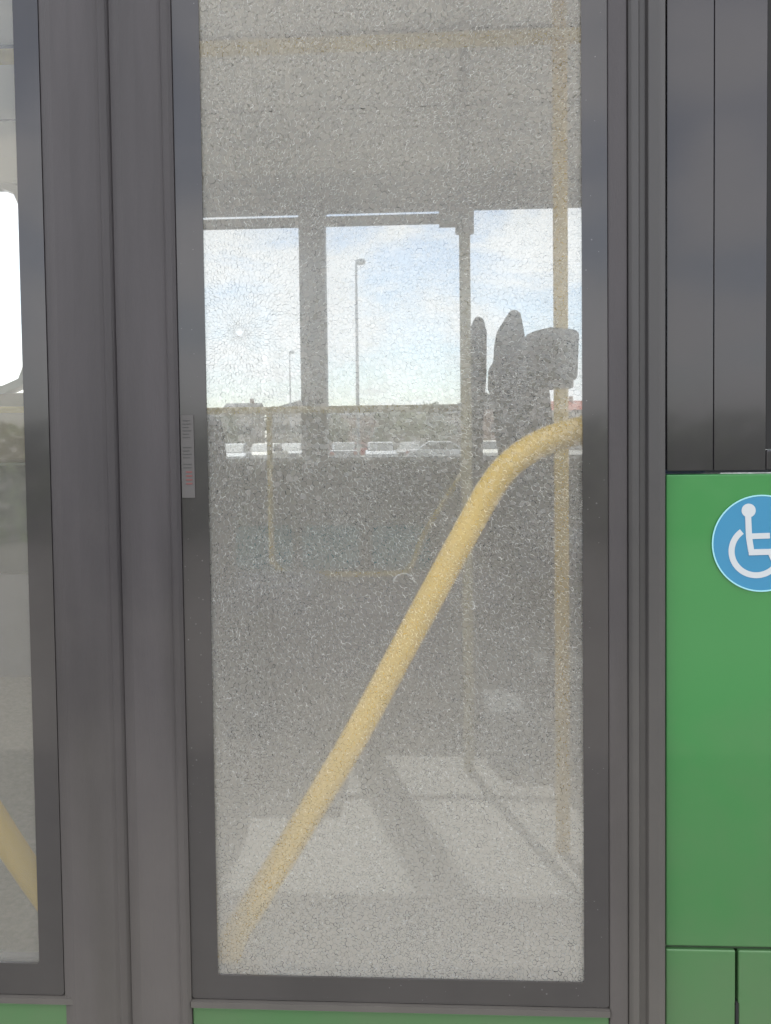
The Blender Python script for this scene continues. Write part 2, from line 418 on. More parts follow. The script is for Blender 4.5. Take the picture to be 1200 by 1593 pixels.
# rubber finger guards between the leaves
def guard(x0, x1, y=-.012):
    w_ = x1 - x0
    return [(x0, .03), (x0, y + .005), (x0 + .08 * w_, y + .001), (x0 + .2 * w_, y - .004), (x0 + .45 * w_, y - .006), (x0 + .72 * w_, y - .004),
            (x0 + .80 * w_, y - .0025), (x0 + .84 * w_, y - .0005), (x0 + .88 * w_, y - .002), (x0 + .95 * w_, y + .001), (x1, y + .005), (x1, .03)]
bm = BM(); prism(bm, guard(x_seal + .0007, x_gl0 - .0006), 'z', .33, ZT); build('rubber_seal', bm, 'rubber', leaf)
bm = BM(); box(bm, x_gl1 + .0007, PX(975.4), -.006, .03, .33, ZT); build('rubber_seal', bm, 'rubber', leaf, bevel=.0025)

# small label on the printed border
lab = BM(); lx0, lx1 = PX(286), PX(306)
box(lab, lx0, lx1, -.0052, -.0042, PZ(774, 0, 290), PZ(646, 0, 290)); lab = build('label_sticker', lab, 'paper', leaf, label='narrow upright label of small lines on the printed border')
bm = BM()
for i in range(15):
    z = PZ(654 + i * 5.2, 0, 290)
    if i in (6, 7, 12): continue
    a = lx0 + .0025; b = lx1 - .003 - random.random() * .006
    box(bm, a, b, -.0057, -.0053, z - .0009, z)
build('small_print', bm, 'ink', leaf)
bm = BM()
for k in range(4):
    z = PZ(733 + k * 6, 0, 290); box(bm, lx0 + .006, lx1 - .003, -.0057, -.0053, z - .002, z)
build('red_print', bm, 'red', leaf)

# ---- the left leaf, whole
leaf2 = bx('door_leaf', 'black', bus, DOORL, PX(100) , .012, .040, z_gp - .004, z_fr, label='door leaf with its glass whole')
xb = PX(72); xg = PX(44)
bm = BM()
box(bm, DOORL, PX(96), .012, .040, z_fr, PZ(1508) - .012)
box(bm, xg + .012, PX(96), .012, .040, PZ(1508) - .012, ZT)
box(bm, DOORL, DOORL + .03, .012, .040, PZ(1508) - .012, ZT)
build('leaf_frame', bm, 'black', leaf2)
bm = BM(); ringframe(bm, rrect(DOORL, PX(82), z_fr, ZT, .004), rrect(DOORL + .035, xg, PZ(1508), ZT - .05, .004), -.004, -.0015); build('printed_border', bm, 'frit2', leaf2)
bx('glass_pane', 'dglass', leaf2, DOORL + .01, xg + .008, .0, .004, PZ(1508) - .008, ZT - .01)
bm = BM(); box(bm, DOORL, PX(100), -.004, .03, .33, z_gp - .007); build('lower_panel', bm, 'green', leaf2, bevel=.002)
bm = BM(); box(bm, DOORL, PX(100), -.010, .010, z_gp - .004, z_fr - .0015); build('edge_strip', bm, 'alu', leaf2)
bm = BM(); prism(bm, guard(PX(82.6), x_seal - .0007, -.008)[::-1], 'z', .33, ZT); build('rubber_seal', bm, 'rubber', leaf2)
h2 = [P(-430, 655, YH), P(-360, 690, YH), P(-310, 760, YH), P(-240, 880, YH), P(-120, 1090, YH), P(-30, 1240, YH), P(30, 1335, YH), P(90, 1420, YH)]
bm = BM(); tube(bm, smooth_path(h2, 5), .0195, 20); build('handrail', bm, 'yellow', leaf2, smooth=True)

# ---- right-hand frame of the doorway
xa, xp = PX(976), PX(1034)
w_ = xp - xa
bm = BM()
prism(bm, [(xa, .05), (xa, -.004), (xa + .10*w_, -.010), (xa + .26*w_, -.012), (xa + .30*w_, -.004), (xa + .46*w_, -.004), (xa + .52*w_, -.011), (xa + .80*w_, -.016), (xa + .94*w_, -.014), (xp - .001, -.006), (xp - .001, .05)], 'z', .30, ZT + .1)
build('door_frame', bm, 'alu', bus, bevel=.0015)
bx('door_header', 'black', bus, DOORL - .08, xp - .002, -.006, .05, ZT + .004, CEIL)
bx('door_frame', 'alu', bus, DOORL - .075, DOORL - .006, -.012, .05, .30, ZT)

# ---- body to the right of the door
zg = PZ(738, 0, 1060); zs = PZ(1475, 0, 1080); xs = PX(1147, 0, 1500)
body = bx('side_panel', 'green', bus, xp + .002, XR, 0, .045, zs + .0024, zg, bevel=.002, label='green panel beside the door')
bx('side_panel', 'green', bus, xp + .002, xs - .002, 0, .045, .30, zs - .0024, bevel=.002)
bx('side_panel', 'green', bus, xs + .002, XR, 0, .045, .30, zs - .0024, bevel=.002)
bx('panel_seam', 'seamg', bus, xp + .002, XR, .006, .04, zs - .0026, zs + .0026)
bx('panel_slot', 'gap', bus, xs - .0018, xs + .0018, -.001, .04, .42, PZ(1548))
xw = PX(1192, 0, 400)
bx('pillar_backing', 'black', bus, xp + .004, xw - .002, .001, .04, zg + .006, CEIL - .002)
bx('window_pillar', 'black', bus, xp + .002, PX(1110, 0, 400) - .0004, -.003, -.0002, zg + .004, CEIL, bevel=.002)
bx('window_pillar', 'black', bus, PX(1110, 0, 400) + .0004, xw, -.0022, -.0002, zg + .004, CEIL, bevel=.002)
bx('window_sill', 'black', bus, xw + .001, XR, -.002, .045, zg + .004, PZ(700, 0, 1190), bevel=.002)
bx('roof_edge', 'black', bus, xw + .001, XR, -.002, .045, ZT, CEIL, bevel=.002)
sw = bx('side_window', 'gap', bus, xw + .001, xw + .012, .002, .04, PZ(700, 0, 1190) + .001, ZT - .001)
bx('glass_pane', 'wglass', sw, xw + .008, XR - .06, .012, .016, PZ(700, 0, 1190), ZT)
bx('window_pillar', 'black', bus, 2.0, 2.1, .0, .045, PZ(700, 0, 1190), ZT)
be = bx('body_end', 'wall', bus, XR, XR + .06, .0, FARY + .05, .30, 1.1)
bx('glass_pane', 'cglass', be, XR, XR + .06 - .05, .02, FARY, 1.101, CEIL - .02)  # unseen end, glazed to let more daylight into the bus
# ---- body to the left of the door
bx('side_panel', 'green', bus, XL, DOORL - .08, 0, .045, .30, 1.28, bevel=.003)
bx('roof_edge', 'black', bus, XL, DOORL - .081, 0, .045, ZT, CEIL)
for x in (XL, XL + 1.7, XL + 3.4, DOORL - .25):
    bx('window_pillar', 'black', bus, x, x + .12, 0, .045, 1.283, ZT - .002)
sw = bx('side_window', 'gap', bus, XL + .1, DOORL - .1, .05, .06, 1.283, 1.30)
bx('glass_pane', 'wglass', sw, XL + .1, DOORL - .13, .020, .024, 1.283, ZT)
be = bx('body_end', 'wall', bus, XL - .06, XL, .0, FARY + .05, .30, 1.1)
bx('glass_pane', 'cglass', be, XL - .06, XL - .05, .02, FARY, 1.101, CEIL - .02)  # unseen end, also glazed for more light inside

# ---- wheelchair sticker
def sc(u, v): q = P(u, v, 0); return (q.x, q.z)
c = sc(1184, 845); rs = 73 / 1190
bm = BM(); disc(bm, c, rs, -.0016, -.0004, 64); st = build('wheelchair_sticker', bm, 'blue', bus, label='round blue sticker with a white wheelchair symbol')
bm = BM()
o_ = [(c[0] + (rs + .0010) * math.cos(2*math.pi*i/72), c[1] + (rs + .0010) * math.sin(2*math.pi*i/72)) for i in range(72)]
i_ = [(c[0] + (rs - .0008) * math.cos(2*math.pi*i/72), c[1] + (rs - .0008) * math.sin(2*math.pi*i/72)) for i in range(72)]
ringframe(bm, o_, i_, -.0021, -.0017); build('sticker_rim', bm, 'ring', st)
def stroke(bm, pts, w, y0, y1):
    """flat stroke of width w through pts with round ends"""
    pts = [Vector(p) for p in pts]; Lf, Rt = [], []
    for i, p in enumerate(pts):
        t = (pts[min(i+1, len(pts)-1)] - pts[max(i-1, 0)]).normalized(); n = Vector((-t.y, t.x))
        Lf.append(p + n*w/2); Rt.append(p - n*w/2)
    prism(bm, [tuple(p) for p in Lf] + [tuple(p) for p in Rt[::-1]], 'y', y0, y1)
Wd = 9 / 1190
bm = BM(); disc(bm, sc(1164, 794), 10.5/1190, -.0022, -.0017, 32)
stroke(bm, [sc(1163, 800), sc(1164.5, 835), sc(1168, 858)], Wd, -.0023, -.0017)
build('symbol_figure', bm, 'white', st)
bm = BM(); stroke(bm, [sc(1169, 834), sc(1197, 833)], Wd * .95, -.0022, -.0017)
q = [sc(1164, 859), sc(1180, 858.5), sc(1199, 858)]
stroke(bm, q, Wd, -.0026, -.0017)
stroke(bm, [sc(1197, 857), sc(1204, 872), sc(1211, 887)], Wd, -.0024, -.0017)
stroke(bm, [sc(1209, 885), sc(1219, 881)], Wd, -.0025, -.0017)
build('symbol_seat', bm, 'white', st)
bm = BM(); wc = sc(1176, 857); rw = 37 / 1190
stroke(bm, [(wc[0] + rw*math.cos(R(a)), wc[1] + rw*math.sin(R(a))) for a in range(126, 346, 5)], Wd, -.0020, -.0017)
build('symbol_wheel', bm, 'white', st)

# ================================================================= INTERIOR
# floor, with a beige step well by the door
bx('floor', 'floor', bus, XL, XR, .36, FARY, FLOOR - .08, FLOOR)
bx('step_floor', 'step', bus, DOORL - .05, xp, .05, .357, FLOOR - .08, FLOOR - .004)
bx('floor', 'floor', bus, xp + .003, XR, .047, .357, FLOOR - .08, FLOOR - .001)
bx('floor', 'floor', bus, XL, DOORL - .053, .047, .357, FLOOR - .08, FLOOR - .001)
# bx('floor_joint', 'seam', bus, XL, XR, PY if False else 1.02, 1.026, FLOOR, FLOOR + .002)
# near lining below the windows
bx('wall_lining', 'lower', bus, xp + .01, XR, .05, .09, FLOOR, 1.25)
# ceiling: flat middle, cove down to the far windows
bm = BM()
prism(bm, [(.05, ZT + .10), (.05, CEIL + .12), (FARY + .06, CEIL + .12), (FARY + .06, 2.48), (FARY - .03, 2.48), (FARY - .12, 2.55), (2.02, CEIL - .015), (.42, CEIL), (.25, CEIL - .03), (.12, ZT + .12)], 'x', XL, XR)
build('ceiling', bm, 'ceil', bus)
for y in (2.00, 1.45, .86):
    bx('ceiling_seam', 'seam', bus, XL, XR, y, y + .008, CEIL - .018, CEIL + .004)
# bx('lamp_strip', 'trim', bus, XL, XR, 1.08, 1.26, CEIL - .02, CEIL - .002)
bx('roof', 'roofp', bus, XL, XR, -.002, FARY + .08, CEIL + .122, CEIL + .17)

# far wall
zsill = PZ(713, FARY, 520); ztop = PZ(322, FARY, 620)
x_w1a, x_w1b = PX(205, FARY, 500), PX(469, FARY, 500)
x_w2a, x_w2b = PX(505, FARY, 500), PX(505, FARY, 500) + 1.50
x_w0b = PX(37, FARY, 450); x_w0a = x_w0b - 1.3
z0a, z0b = PZ(600, FARY, 20), PZ(290, FARY, 20)
zband = PZ(890, FARY, 520)
bx('far_wall', 'band', bus, XL, XR, FARY, FARY + .06, zband + .002, zsill - .004)
bx('far_wall', 'panel', bus, XL, XR, FARY - .012, FARY + .06, .30, zband - .002, bevel=.004)
bx('far_wall', 'wall', bus, XL, XR, FARY - .001, FARY + .06, max(z0b, ztop) + .0, 2.49)
bx('far_wall', 'wframe', bus, x_w1b, x_w2a, FARY - .03, FARY + .06, zsill - .07, ztop + .05, label='window pillar between the two big far windows')
bx('far_wall', 'wall', bus, x_w0b + .04, x_w1a, FARY - .002, FARY + .06, zsill - .003, max(z0b, ztop) - .001)
bx('far_wall', 'wall', bus, x_w2b, x_w2b + .12, FARY - .002, FARY + .06, zsill - .003, max(z0b, ztop) - .001)
bx('far_wall', 'wall', bus, x_w0a - .16, x_w0a - .04, FARY - .002, FARY + .06, zsill - .003, max(z0b, ztop) - .001)
bx('far_wall', 'tan', bus, x_w0a - .039, x_w0b + .039, FARY - .001, FARY + .06, zsill - .003, z0a - .032)
if ztop < z0b:
    bx('far_wall', 'wall', bus, x_w1a, XR, FARY - .002, FARY + .06, ztop, max(z0b, ztop) - .001)
def side_window(x0, x1, z0, z1, r, m, fw=.02, lab=None, pane='wglass', k=6):
    bm = BM(); ringframe(bm, rrect(x0 - fw, x1 + fw, z0 - fw, z1 + fw, r + fw, k), rrect(x0, x1, z0, z1, r, k), FARY - .012, FARY + .07)
    f = build('side_window', bm, m, bus, label=lab)
    bx('glass_pane', pane, f, x0 - fw*.5, x1 + fw*.5, FARY + .03, FARY + .034, z0 - fw*.5, z1 + fw*.5)
    return f
w1 = side_window(x_w1a + .012, x_w1b - .004, zsill + .004, ztop - .004, .01, 'wframe', .012)
w2 = side_window(x_w2a + .004, x_w2b - .012, zsill + .004, ztop - .004, .01, 'wframe', .012)
w0 = side_window(x_w0a, x_w0b, z0a, z0b, .10, 'trim', .035, lab='far window with cut corners', pane='cglass', k=2)
bx('window_sill', 'trim', bus, x_w0b + .05, XR, FARY - .05, FARY - .013, zsill - .012, zsill - .002)
bx('window_sill', 'trim', bus, x_w0a - .1, x_w0b + .045, FARY - .05, FARY - .0125, zsill - .014, zsill - .004)
for x in (x_w2b + .12, x_w2b + 1.4): pass
side_window(x_w2b + .14, x_w2b + 1.2, zsill + .004, ztop - .004, .02, 'wframe', .012)
side_window(x_w0a - 1.4, x_w0a - .18, zsill + .004, ztop - .004, .02, 'wframe', .012)
# opening strips (hopper rails) at the top of the two big windows
for f, a, b in ((w1, x_w1a + .012, x_w1b - .004),):
    pass

# ---- rails and posts
def post(name, pts, r, m, label=None, seg=16):
    bm = BM(); tube(bm, pts, r, seg); return build(name, bm, m, bus, smooth=True, label=label)
YA = .92
xA = PX(873, YA, 600)
post('handrail_post', [(xA, YA, FLOOR), (xA, YA, CEIL + .01)], .0175, 'yellow', 'yellow post that carries the validator')
YB = 1.42
xB = PX(725, YB, 600); zj = PZ(340, YB, 700)
post('handrail_post', [(xB, YB, FLOOR), (xB, YB, zj)], .0165, 'ygrey', 'pale post ending in a round joint')
bm = BM(); tube(bm, [(xB, YB, zj - .045), (xB, YB, zj + .022)], .028, 20); tube(bm, [(xB - .075, YB, zj), (xB + .022, YB, zj)], .026, 20)
tube(bm, [(xB, YB, zj), (xB + .004, YB, CEIL)], .014, 14)
build('rail_joint', bm, 'steel', bus, smooth=True)
pA = P(322, 350, YB)
post('overhead_rail', [(PX(150, YB, 350), YB, CEIL), (PX(158, YB, 350), YB, zj + .03), (PX(175, YB, 350), YB, zj), (xB - .05, YB, zj)], .0155, 'steel', 'grey overhead rail crossing the far windows')
zr = PZ(60, YA, 760)
post('overhead_rail', [(XL + .3, YA, zr), (XR - .3, YA, zr)], .0175, 'ypale', 'yellow overhead rail near the ceiling')
for x in (-2.2, xA - .9, 2.0):
    post('rail_hanger', [(x, YA, zr), (x, YA, CEIL)], .011, 'ypale')
# yellow guard frame along the far windows and its lower loop
YG = 2.24
z1 = PZ(637, YG, 520); z2 = PZ(893, YG, 520)
post('guard_rail', [(PX(60, YG, 640), YG, z1), (PX(716, YG, 640), YG, z1)], .0145, 'ypale', 'yellow guard rail across the far windows')
xg1, xg2 = PX(421, YG, 750), PX(668, YG, 750)
lp = [(xg1, YG, z1), (xg1, YG, z2 + .10), (xg1 + .012, YG, z2 + .045), (xg1 + .05, YG, z2 + .01), (xg1 + .11, YG, z2), (PX(600, YG, 890), YG, z2), (PX(632, YG, 890), YG, z2 + .01), (PX(646, YG, 870), YG, z2 + .06), (PX(658, YG, 840), YG, z2 + .15), (PX(695, YG, 780), YG, PZ(775, YG)), (PX(722, YG, 735), YG, PZ(735, YG))]
post('guard_loop', smooth_path(lp, 3), .0115, 'ypale', 'yellow tube loop below the guard rail')

# ---- validator on the yellow post
val = empty('ticket_validator', (xA, YA, PZ(560, YA, 855)), bus); val['label'] = 'blue grey ticket validator box on the yellow post'
zv0, zv1 = PZ(597, YA, 855), PZ(517, YA, 855)
xv0, xv1 = PX(815, YA, 555), PX(894, YA, 555)
y0 = YA - .065
def cbuild(name, bm, m, par, **k):
    o = build(name, bm, m, par, **k); o.matrix_parent_inverse = Matrix.Translation(-Vector(par.location)); return o
bm = BM(); prism(bm, [(xv0, zv0 + .012), (xv1 - .010, zv0 + .003), (xv1 - .004, zv0 + .012), (xv1, zv1 - .012), (xv1 - .008, zv1 - .003), (xv0 + .055, zv1 + .004), (xv0 + .02, zv1 - .004), (xv0, zv1 - .012)], 'y', y0, y0 + .12)
cbuild('case', bm, 'valid', val, bevel=.0035)
bm = BM(); box(bm, xv0 + .02, xv1 - .02, y0 - .002, y0 + .004, zv0 + .045, zv1 - .02); cbuild('screen', bm, 'screen', val)
bm = BM(); box(bm, xA - .026, xA + .026, YA - .026, YA + .05, zv0 - .012, zv0 + .02); cbuild('clamp', bm, 'valid', val, bevel=.004)

# ---- seats in profile on the raised platform by the far wall
plat_x = PX(700, 1.9, 900)
bx('wheel_box', 'lower', bus, plat_x, XR - .4, 1.95, FARY - .003, FLOOR, .66, bevel=.02)
bx('wheel_box_step', 'lower', bus, plat_x + .1, XR - .4, 1.45, 1.947, FLOOR, .52, bevel=.015)
def seat(x, y, ztop_, zc, wd, m='fabric', label=None, flip=1, slim=False):
    s = empty('passenger_seat', (x, y, zc), bus)
    if label: s['label'] = label
    h = ztop_ - zc
    pr = [(.02, 0), (.13, .02), (.125, .18*h), (.11, .45*h), (.095, .66*h), (.085, .765*h), (.05, .79*h), (.028, .80*h), (.018, .90*h), (.006, .985*h), (-.014, h), (-.032, .985*h), (-.042, .92*h), (-.046, .84*h)]
    pr += [(-.064, .81*h), (-.066, .72*h), (-.052, .66*h), (-.040, .50*h), (-.015, .30*h), (.0, .1*h)]
    if slim: pr = [(-.03, 0), (.0, 0), (.004, .3*h), (.010, .55*h), (.022, .75*h), (.024, .93*h), (.012, .99*h), (-.012, h), (-.03, .97*h), (-.034, .7*h)]
    pr = [(x + flip * a, zc + b) for a, b in pr]
    bm = BM(); prism(bm, pr, 'y', y - wd/2, y + wd/2); cbuild('backrest', bm, m, s, bevel=.012, smooth=False)
    bm = BM(); prism(bm, [(x + flip*a, zc + b) for a, b in ((.0, -.06), (.44, -.05), (.47, -.02), (.46, .02), (.40, .035), (.1, .03), (0, .04))], 'y', y - wd/2, y + wd/2); cbuild('seat_cushion', bm, m, s, bevel=.012)
    bm = BM(); box(bm, *sorted((x + flip*.12, x + flip*.30)), y - .08, y + .08, FLOOR, zc - .05); cbuild('pedestal', bm, 'shell', s, bevel=.01)
    return s
YS = 1.72
seat(PX(797, YS, 600), YS, PZ(496, YS, 790), .98, .44, label='tall seat back nearer the validator')
YT = 2.12
seat(PX(743, YT, 600), YT, PZ(503, YT, 740), .98, .40, slim=True, label='tall seat back just behind the pale post')
seat(PX(1010, YS, 600), YS, PZ(496, YS, 790), .98, .44)
seat(PX(290, 1.75, 800), 1.75, 1.62, .85, .40, label='added seat, mostly hidden behind the rubber door seals, that shades the floor')  # added out of view so its shadow trims the sunlit floor
# low teal seats facing the door under the guard rail
for i, u in enumerate((395, 505, 622)):
    xs_ = PX(u, 2.1, 850)
    s = empty('folding_seat', (xs_, 2.3, .85), bus)
    bm = BM(); prism(bm, rrect(xs_ - .12, xs_ + .12, PZ(886, 2.3), PZ(818, 2.3), .03), 'y', 2.30, 2.36); cbuild('folded_cushion', bm, 'teal', s, bevel=.012)
    bm = BM(); prism(bm, rrect(xs_ - .125, xs_ + .125, PZ(890, 2.3), PZ(812, 2.3), .03), 'y', 2.365, 2.41); cbuild('seat_shell', bm, 'shell', s, bevel=.008)
# tan padded board with yellow top, seen through the whole leaf
bm = BM(); prism(bm, rrect(PX(-330, 2.25, 670), PX(95, 2.25, 670), PZ(716, 2.25, 20), PZ(640, 2.25, 20), .02), 'y', 2.26, 2.34)
build('padded_board', bm, 'tan', bus, bevel=.01)
post('padded_board_rail', [(PX(-330, 2.25, 640), 2.28, PZ(640, 2.28, 20)), (PX(98, 2.25, 640), 2.28, PZ(640, 2.28, 20))], .02, 'ypale')
# flat white rectangles that paint in sunlit patches low inside the bus
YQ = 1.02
def sun_patch(u0, v0, u1, v1):
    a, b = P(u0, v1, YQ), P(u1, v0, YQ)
    bx('painted_sun_patch', 'white', bus, a.x, b.x, YQ - .004, YQ, a.z, b.z)
sun_patch(832, 1015, 849, 1032); sun_patch(876, 1018, 912, 1037); sun_patch(876, 1043, 912, 1057)

def curl(pts, r, lb):  # thin white tube that draws in a curved highlight
    bm = BM(); tube(bm, smooth_path([P(u, v, .13) for u, v in pts], 5), r, 8); build('pale_highlight_curl', bm, 'white', bus, smooth=True, label=lb)
curl([(612, 906), (616, 898), (624, 893), (634, 893), (643, 899), (646, 908)], .0011, 'painted highlight, a thin pale curl beside the yellow door rail')
curl([(821, 1184), (826, 1191), (829, 1202), (829, 1212)], .0012, 'painted highlight, a thin pale curl low behind the pane')
curl([(735, 936), (738, 943), (736, 949)], .0016, 'painted highlight, a tiny pale curl beside the pale post')
# ================================================================= BEYOND THE BUS
M['pole']  = mat('galvanised pole', (0.42, 0.44, 0.46), .6)
def lamp(u, D, vt, label):
    y = D + CAM.y; x = PX(u, y, 560)
    h = PZ(vt, y, u)
    t = empty('street_lamp', (x, y, 0)); tag(t, label, 'street lamp')
    bm = BM(); tube(bm, [(0, 0, 0), (0, 0, h * .5), (0, 0, h - .25)], lambda k: .085 - .035 * k, 12); build('pole', bm, 'pole', t, smooth=True)
    bm = BM(); tube(bm, smooth_path([(0, 0, h - .3), (.02, 0, h - .05), (.14, 0, h + .05)], 4), .04, 10); build('arm', bm, 'pole', t, smooth=True)
    bm = BM(); bmesh.ops.create_uvsphere(bm, u_segments=16, v_segments=10, radius=.2); bmesh.ops.scale(bm, vec=(1.1, .7, .75), verts=bm.verts); bmesh.ops.translate(bm, vec=(.2, 0, h), verts=bm.verts); build('lamp_head', bm, 'pole', t, smooth=True)
lamp(556, 35, 407, 'taller looking grey street lamp in the middle of the far window')
lamp(451, 70, 548, 'smaller, more distant street lamp just left of the window pillar')

# parked cars
paints = [((.50,.51,.52), 'white'), ((.22,.23,.25), 'silver'), ((.03,.03,.035), 'black'), ((.16,.17,.19), 'dark grey'), ((.40,.03,.03), 'red'), ((.03,.07,.22), 'dark blue'), ((.45,.43,.38), 'beige')]
PM = {}
for c_, n_ in paints: PM[n_] = mat(n_ + ' car paint', c_, .6, var=.03, spec=.3)
M['tyre'] = mat('tyre rubber', (.03,.03,.03), .8); M['carglass'] = mat('car glass', (.03,.04,.05), .3, spec=.5); M['lamp'] = mat('lamp lens', (.6,.6,.58), .15); M['tail'] = mat('tail lens', (.4,.02,.02), .2)
def car_protos():
    """nose towards -y; saloon shape lofted from a side profile, narrower at the roof"""
    root = empty('parked_car', (0, 0, 0))
    side = [(-2.15,.35),(-2.2,.55),(-2.1,.78),(-1.15,.95),(1.55,.98),(2.1,.95),(2.2,.6),(2.15,.35)]
    cabin = [(-1.15,.95),(-.45,1.42),(.9,1.45),(1.6,.98)]
    bm = BM(); prism(bm, [(a, b) for a, b in side], 'x', -.86, .86)
    prism(bm, cabin[:], 'x', -.70, .70)
    body = build('body', bm, PM['white'], root, bevel=.07)
    bm = BM()
    prism(bm, [(-1.09,.97),(-.48,1.38),(-.50,1.39),(-1.13,.975)], 'x', -.63, .63)
    prism(bm, [(1.53,1.0),(.93,1.41),(.95,1.42),(1.58,1.0)], 'x', -.60, .60)
    for s in (-1, 1):
        prism(bm, [(-.95,.99),(-.42,1.36),(.85,1.39),(1.38,1.0)], 'x', s*.695, s*.715)
    build('windows', bm, 'carglass', root)
    for sx in (-1, 1):
        for yy in (-1.35, 1.3):
            bm = BM(); tube(bm, [(sx*.70, yy, .32), (sx*.88, yy, .32)], .32, 20); wh = build('wheel', bm, 'tyre', root)
        bm = BM(); box(bm, *sorted((sx*.55, sx*.82)), -2.22, -2.12, .60, .74); build('headlight', bm, 'lamp', root)
        bm = BM(); box(bm, *sorted((sx*.60, sx*.83)), 2.12, 2.23, .70, .88); build('tail_light', bm, 'tail', root)
    return root
proto = car_protos()
pbodies = {}
def place_car(root, x, y, rz, paint, label, first=False):
    if first: r = root
    else:
        r = root.copy(); COL.objects.link(r)
        for ch in root.children:
            c = ch.copy(); COL.objects.link(c); c.parent = r
    r.location = (x, y, 0); r.rotation_euler = (0, 0, rz)
    for ch in r.children:
        if ch.name.startswith('body'):
            if paint not in pbodies:
                me = ch.data.copy(); me.materials.clear(); me.materials.append(PM[paint]); pbodies[paint] = me
            ch.data = pbodies[paint]
    tag(r, label, 'car', 'cars parked beyond the bus')
# (pixel column, distance, paint, heading, what sets it apart)
cars = [(362, 44, 'silver', 8, 'silver car at the left end of the far parking row'),
        (414, 50, 'beige', -4, 'beige car just left of the window pillar'),
        (455, 56, 'dark grey', 3, 'dark grey car partly behind the window pillar'),
        (535, 52, 'silver', 186, 'silver car right of the window pillar, rear towards the bus'),
        (592, 47, 'silver', 5, 'silver car right of the street lamp'),
        (640, 55, 'black', -6, 'black car between two light cars'),
        (690, 50, 'white', 92, 'white car side on, beside the pale post'),
        (762, 48, 'beige', 4, 'beige car between the two tall seat backs'),
        (850, 60, 'dark blue', 0, 'dark blue car beyond the validator post'),
        (330, 66, 'black', 90, 'black car side on at the far left'),
        (558, 72, 'red', 90, 'red car side on behind the front row'),
        (800, 74, 'silver', 90, 'silver car side on far behind the seats'),
        (-40, 52, 'dark grey', 0, 'dark grey car beyond the window with cut corners'),
        (20, 56, 'white', 3, 'white car beyond the window with cut corners')]
for i, (u, D, pn, a, lb) in enumerate(cars):
    y = D + CAM.y
    if i == 0:
        for ch in list(proto.children):
            pass
    place_car(proto, PX(u, y, 700), y, R(a), pn, lb, first=(i == len(cars) - 1)) if i else None
place_car(proto, PX(cars[0][0], 43, 700), 43, R(cars[0][3]), cars[0][2], cars[0][4], first=False)

# houses
M['brick'] = mat('pale render', (.34,.31,.28), .8, var=.15, vscale=.5); M['brick2'] = mat('brick wall', (.25,.15,.11), .85, var=.2, vscale=1.5)
M['tile'] = mat('grey roof sheet', (.12,.12,.13), .95, var=.15, vscale=.6, spec=.05); M['redroof'] = mat('red roof sheet', (.30,.09,.07), .95, var=.15, vscale=.6, spec=.05)
M['darkwin'] = mat('house window', (.04,.05,.06), .1)
def house(u, D, w, h, hr, wallm, roofm, label, dp=8, ax='x', nwin=4):
    y = D + CAM.y; x = PX(u, y, 660)
    t = empty('house', (x, y, 0)); tag(t, label, 'house')
    bm = BM(); box(bm, -w/2, w/2, 0, dp, 0, h)
    build('wall', bm, wallm, t)
    bm = BM()
    if ax == 'x': prism(bm, [(-.5, h), (dp/2, h + hr), (dp + .5, h)], 'x', -w/2 - .4, w/2 + .4)
    elif ax == 'shed': prism(bm, [(-w/2 - .4, h), (w/2 + .4, h), (w/2 + .4, h + hr)], 'y', -.5, dp + .5)
    else: prism(bm, [(-w/2 - .5, h), (w/2 + .5, h), (0, h + hr)], 'y', -.5, dp + .5)
    build('roof', bm, roofm, t)
    for k in range(nwin):
        cx = -w/2 + w*(k + .5)/nwin
        bm = BM(); box(bm, cx - .6, cx + .6, -.05, .02, h*.45, h*.45 + 1.3); build('window', bm, 'darkwin', t)
    bm = BM(); box(bm, w*.2, w*.2 + .6, dp/2 - .3, dp/2 + .3, h + hr*.4, h + hr + .7) if ax != 'shed' else box(bm, 0, .5, 1, 1.5, h, h + .9); build('chimney', bm, 'brick2', t)
    return t
house(372, 130, 5, 6.7, 1.5, 'brick', 'tile', 'low pale house with a grey gable roof at the far left', ax='x')
house(450, 125, 5.5, 6.7, 1.7, 'brick', 'tile', 'house whose grey roof slopes up towards the window pillar', ax='shed')
house(535, 140, 14, 6.2, 1.0, 'brick2', 'tile', 'long brick house right of the window pillar', nwin=7)
house(660, 150, 22, 6.6, .9, 'brick', 'tile', 'long pale building behind the far trees', nwin=10)
house(757, 115, 5, 5.9, 2.3, 'brick2', 'tile', 'brick house with a steep gable between the two seat backs', ax='y', nwin=2)
house(860, 130, 16, 6.2, 1.6, 'brick', 'redroof', 'pale house with a red roof beyond the validator post', nwin=6)
house(300, 150, 18, 6.0, 1.2, 'brick2', 'tile', 'brick house hidden mostly by the door seals', nwin=6)
house(10, 140, 20, 6.0, 1.5, 'brick', 'tile', 'pale house beyond the window with cut corners', nwin=6)

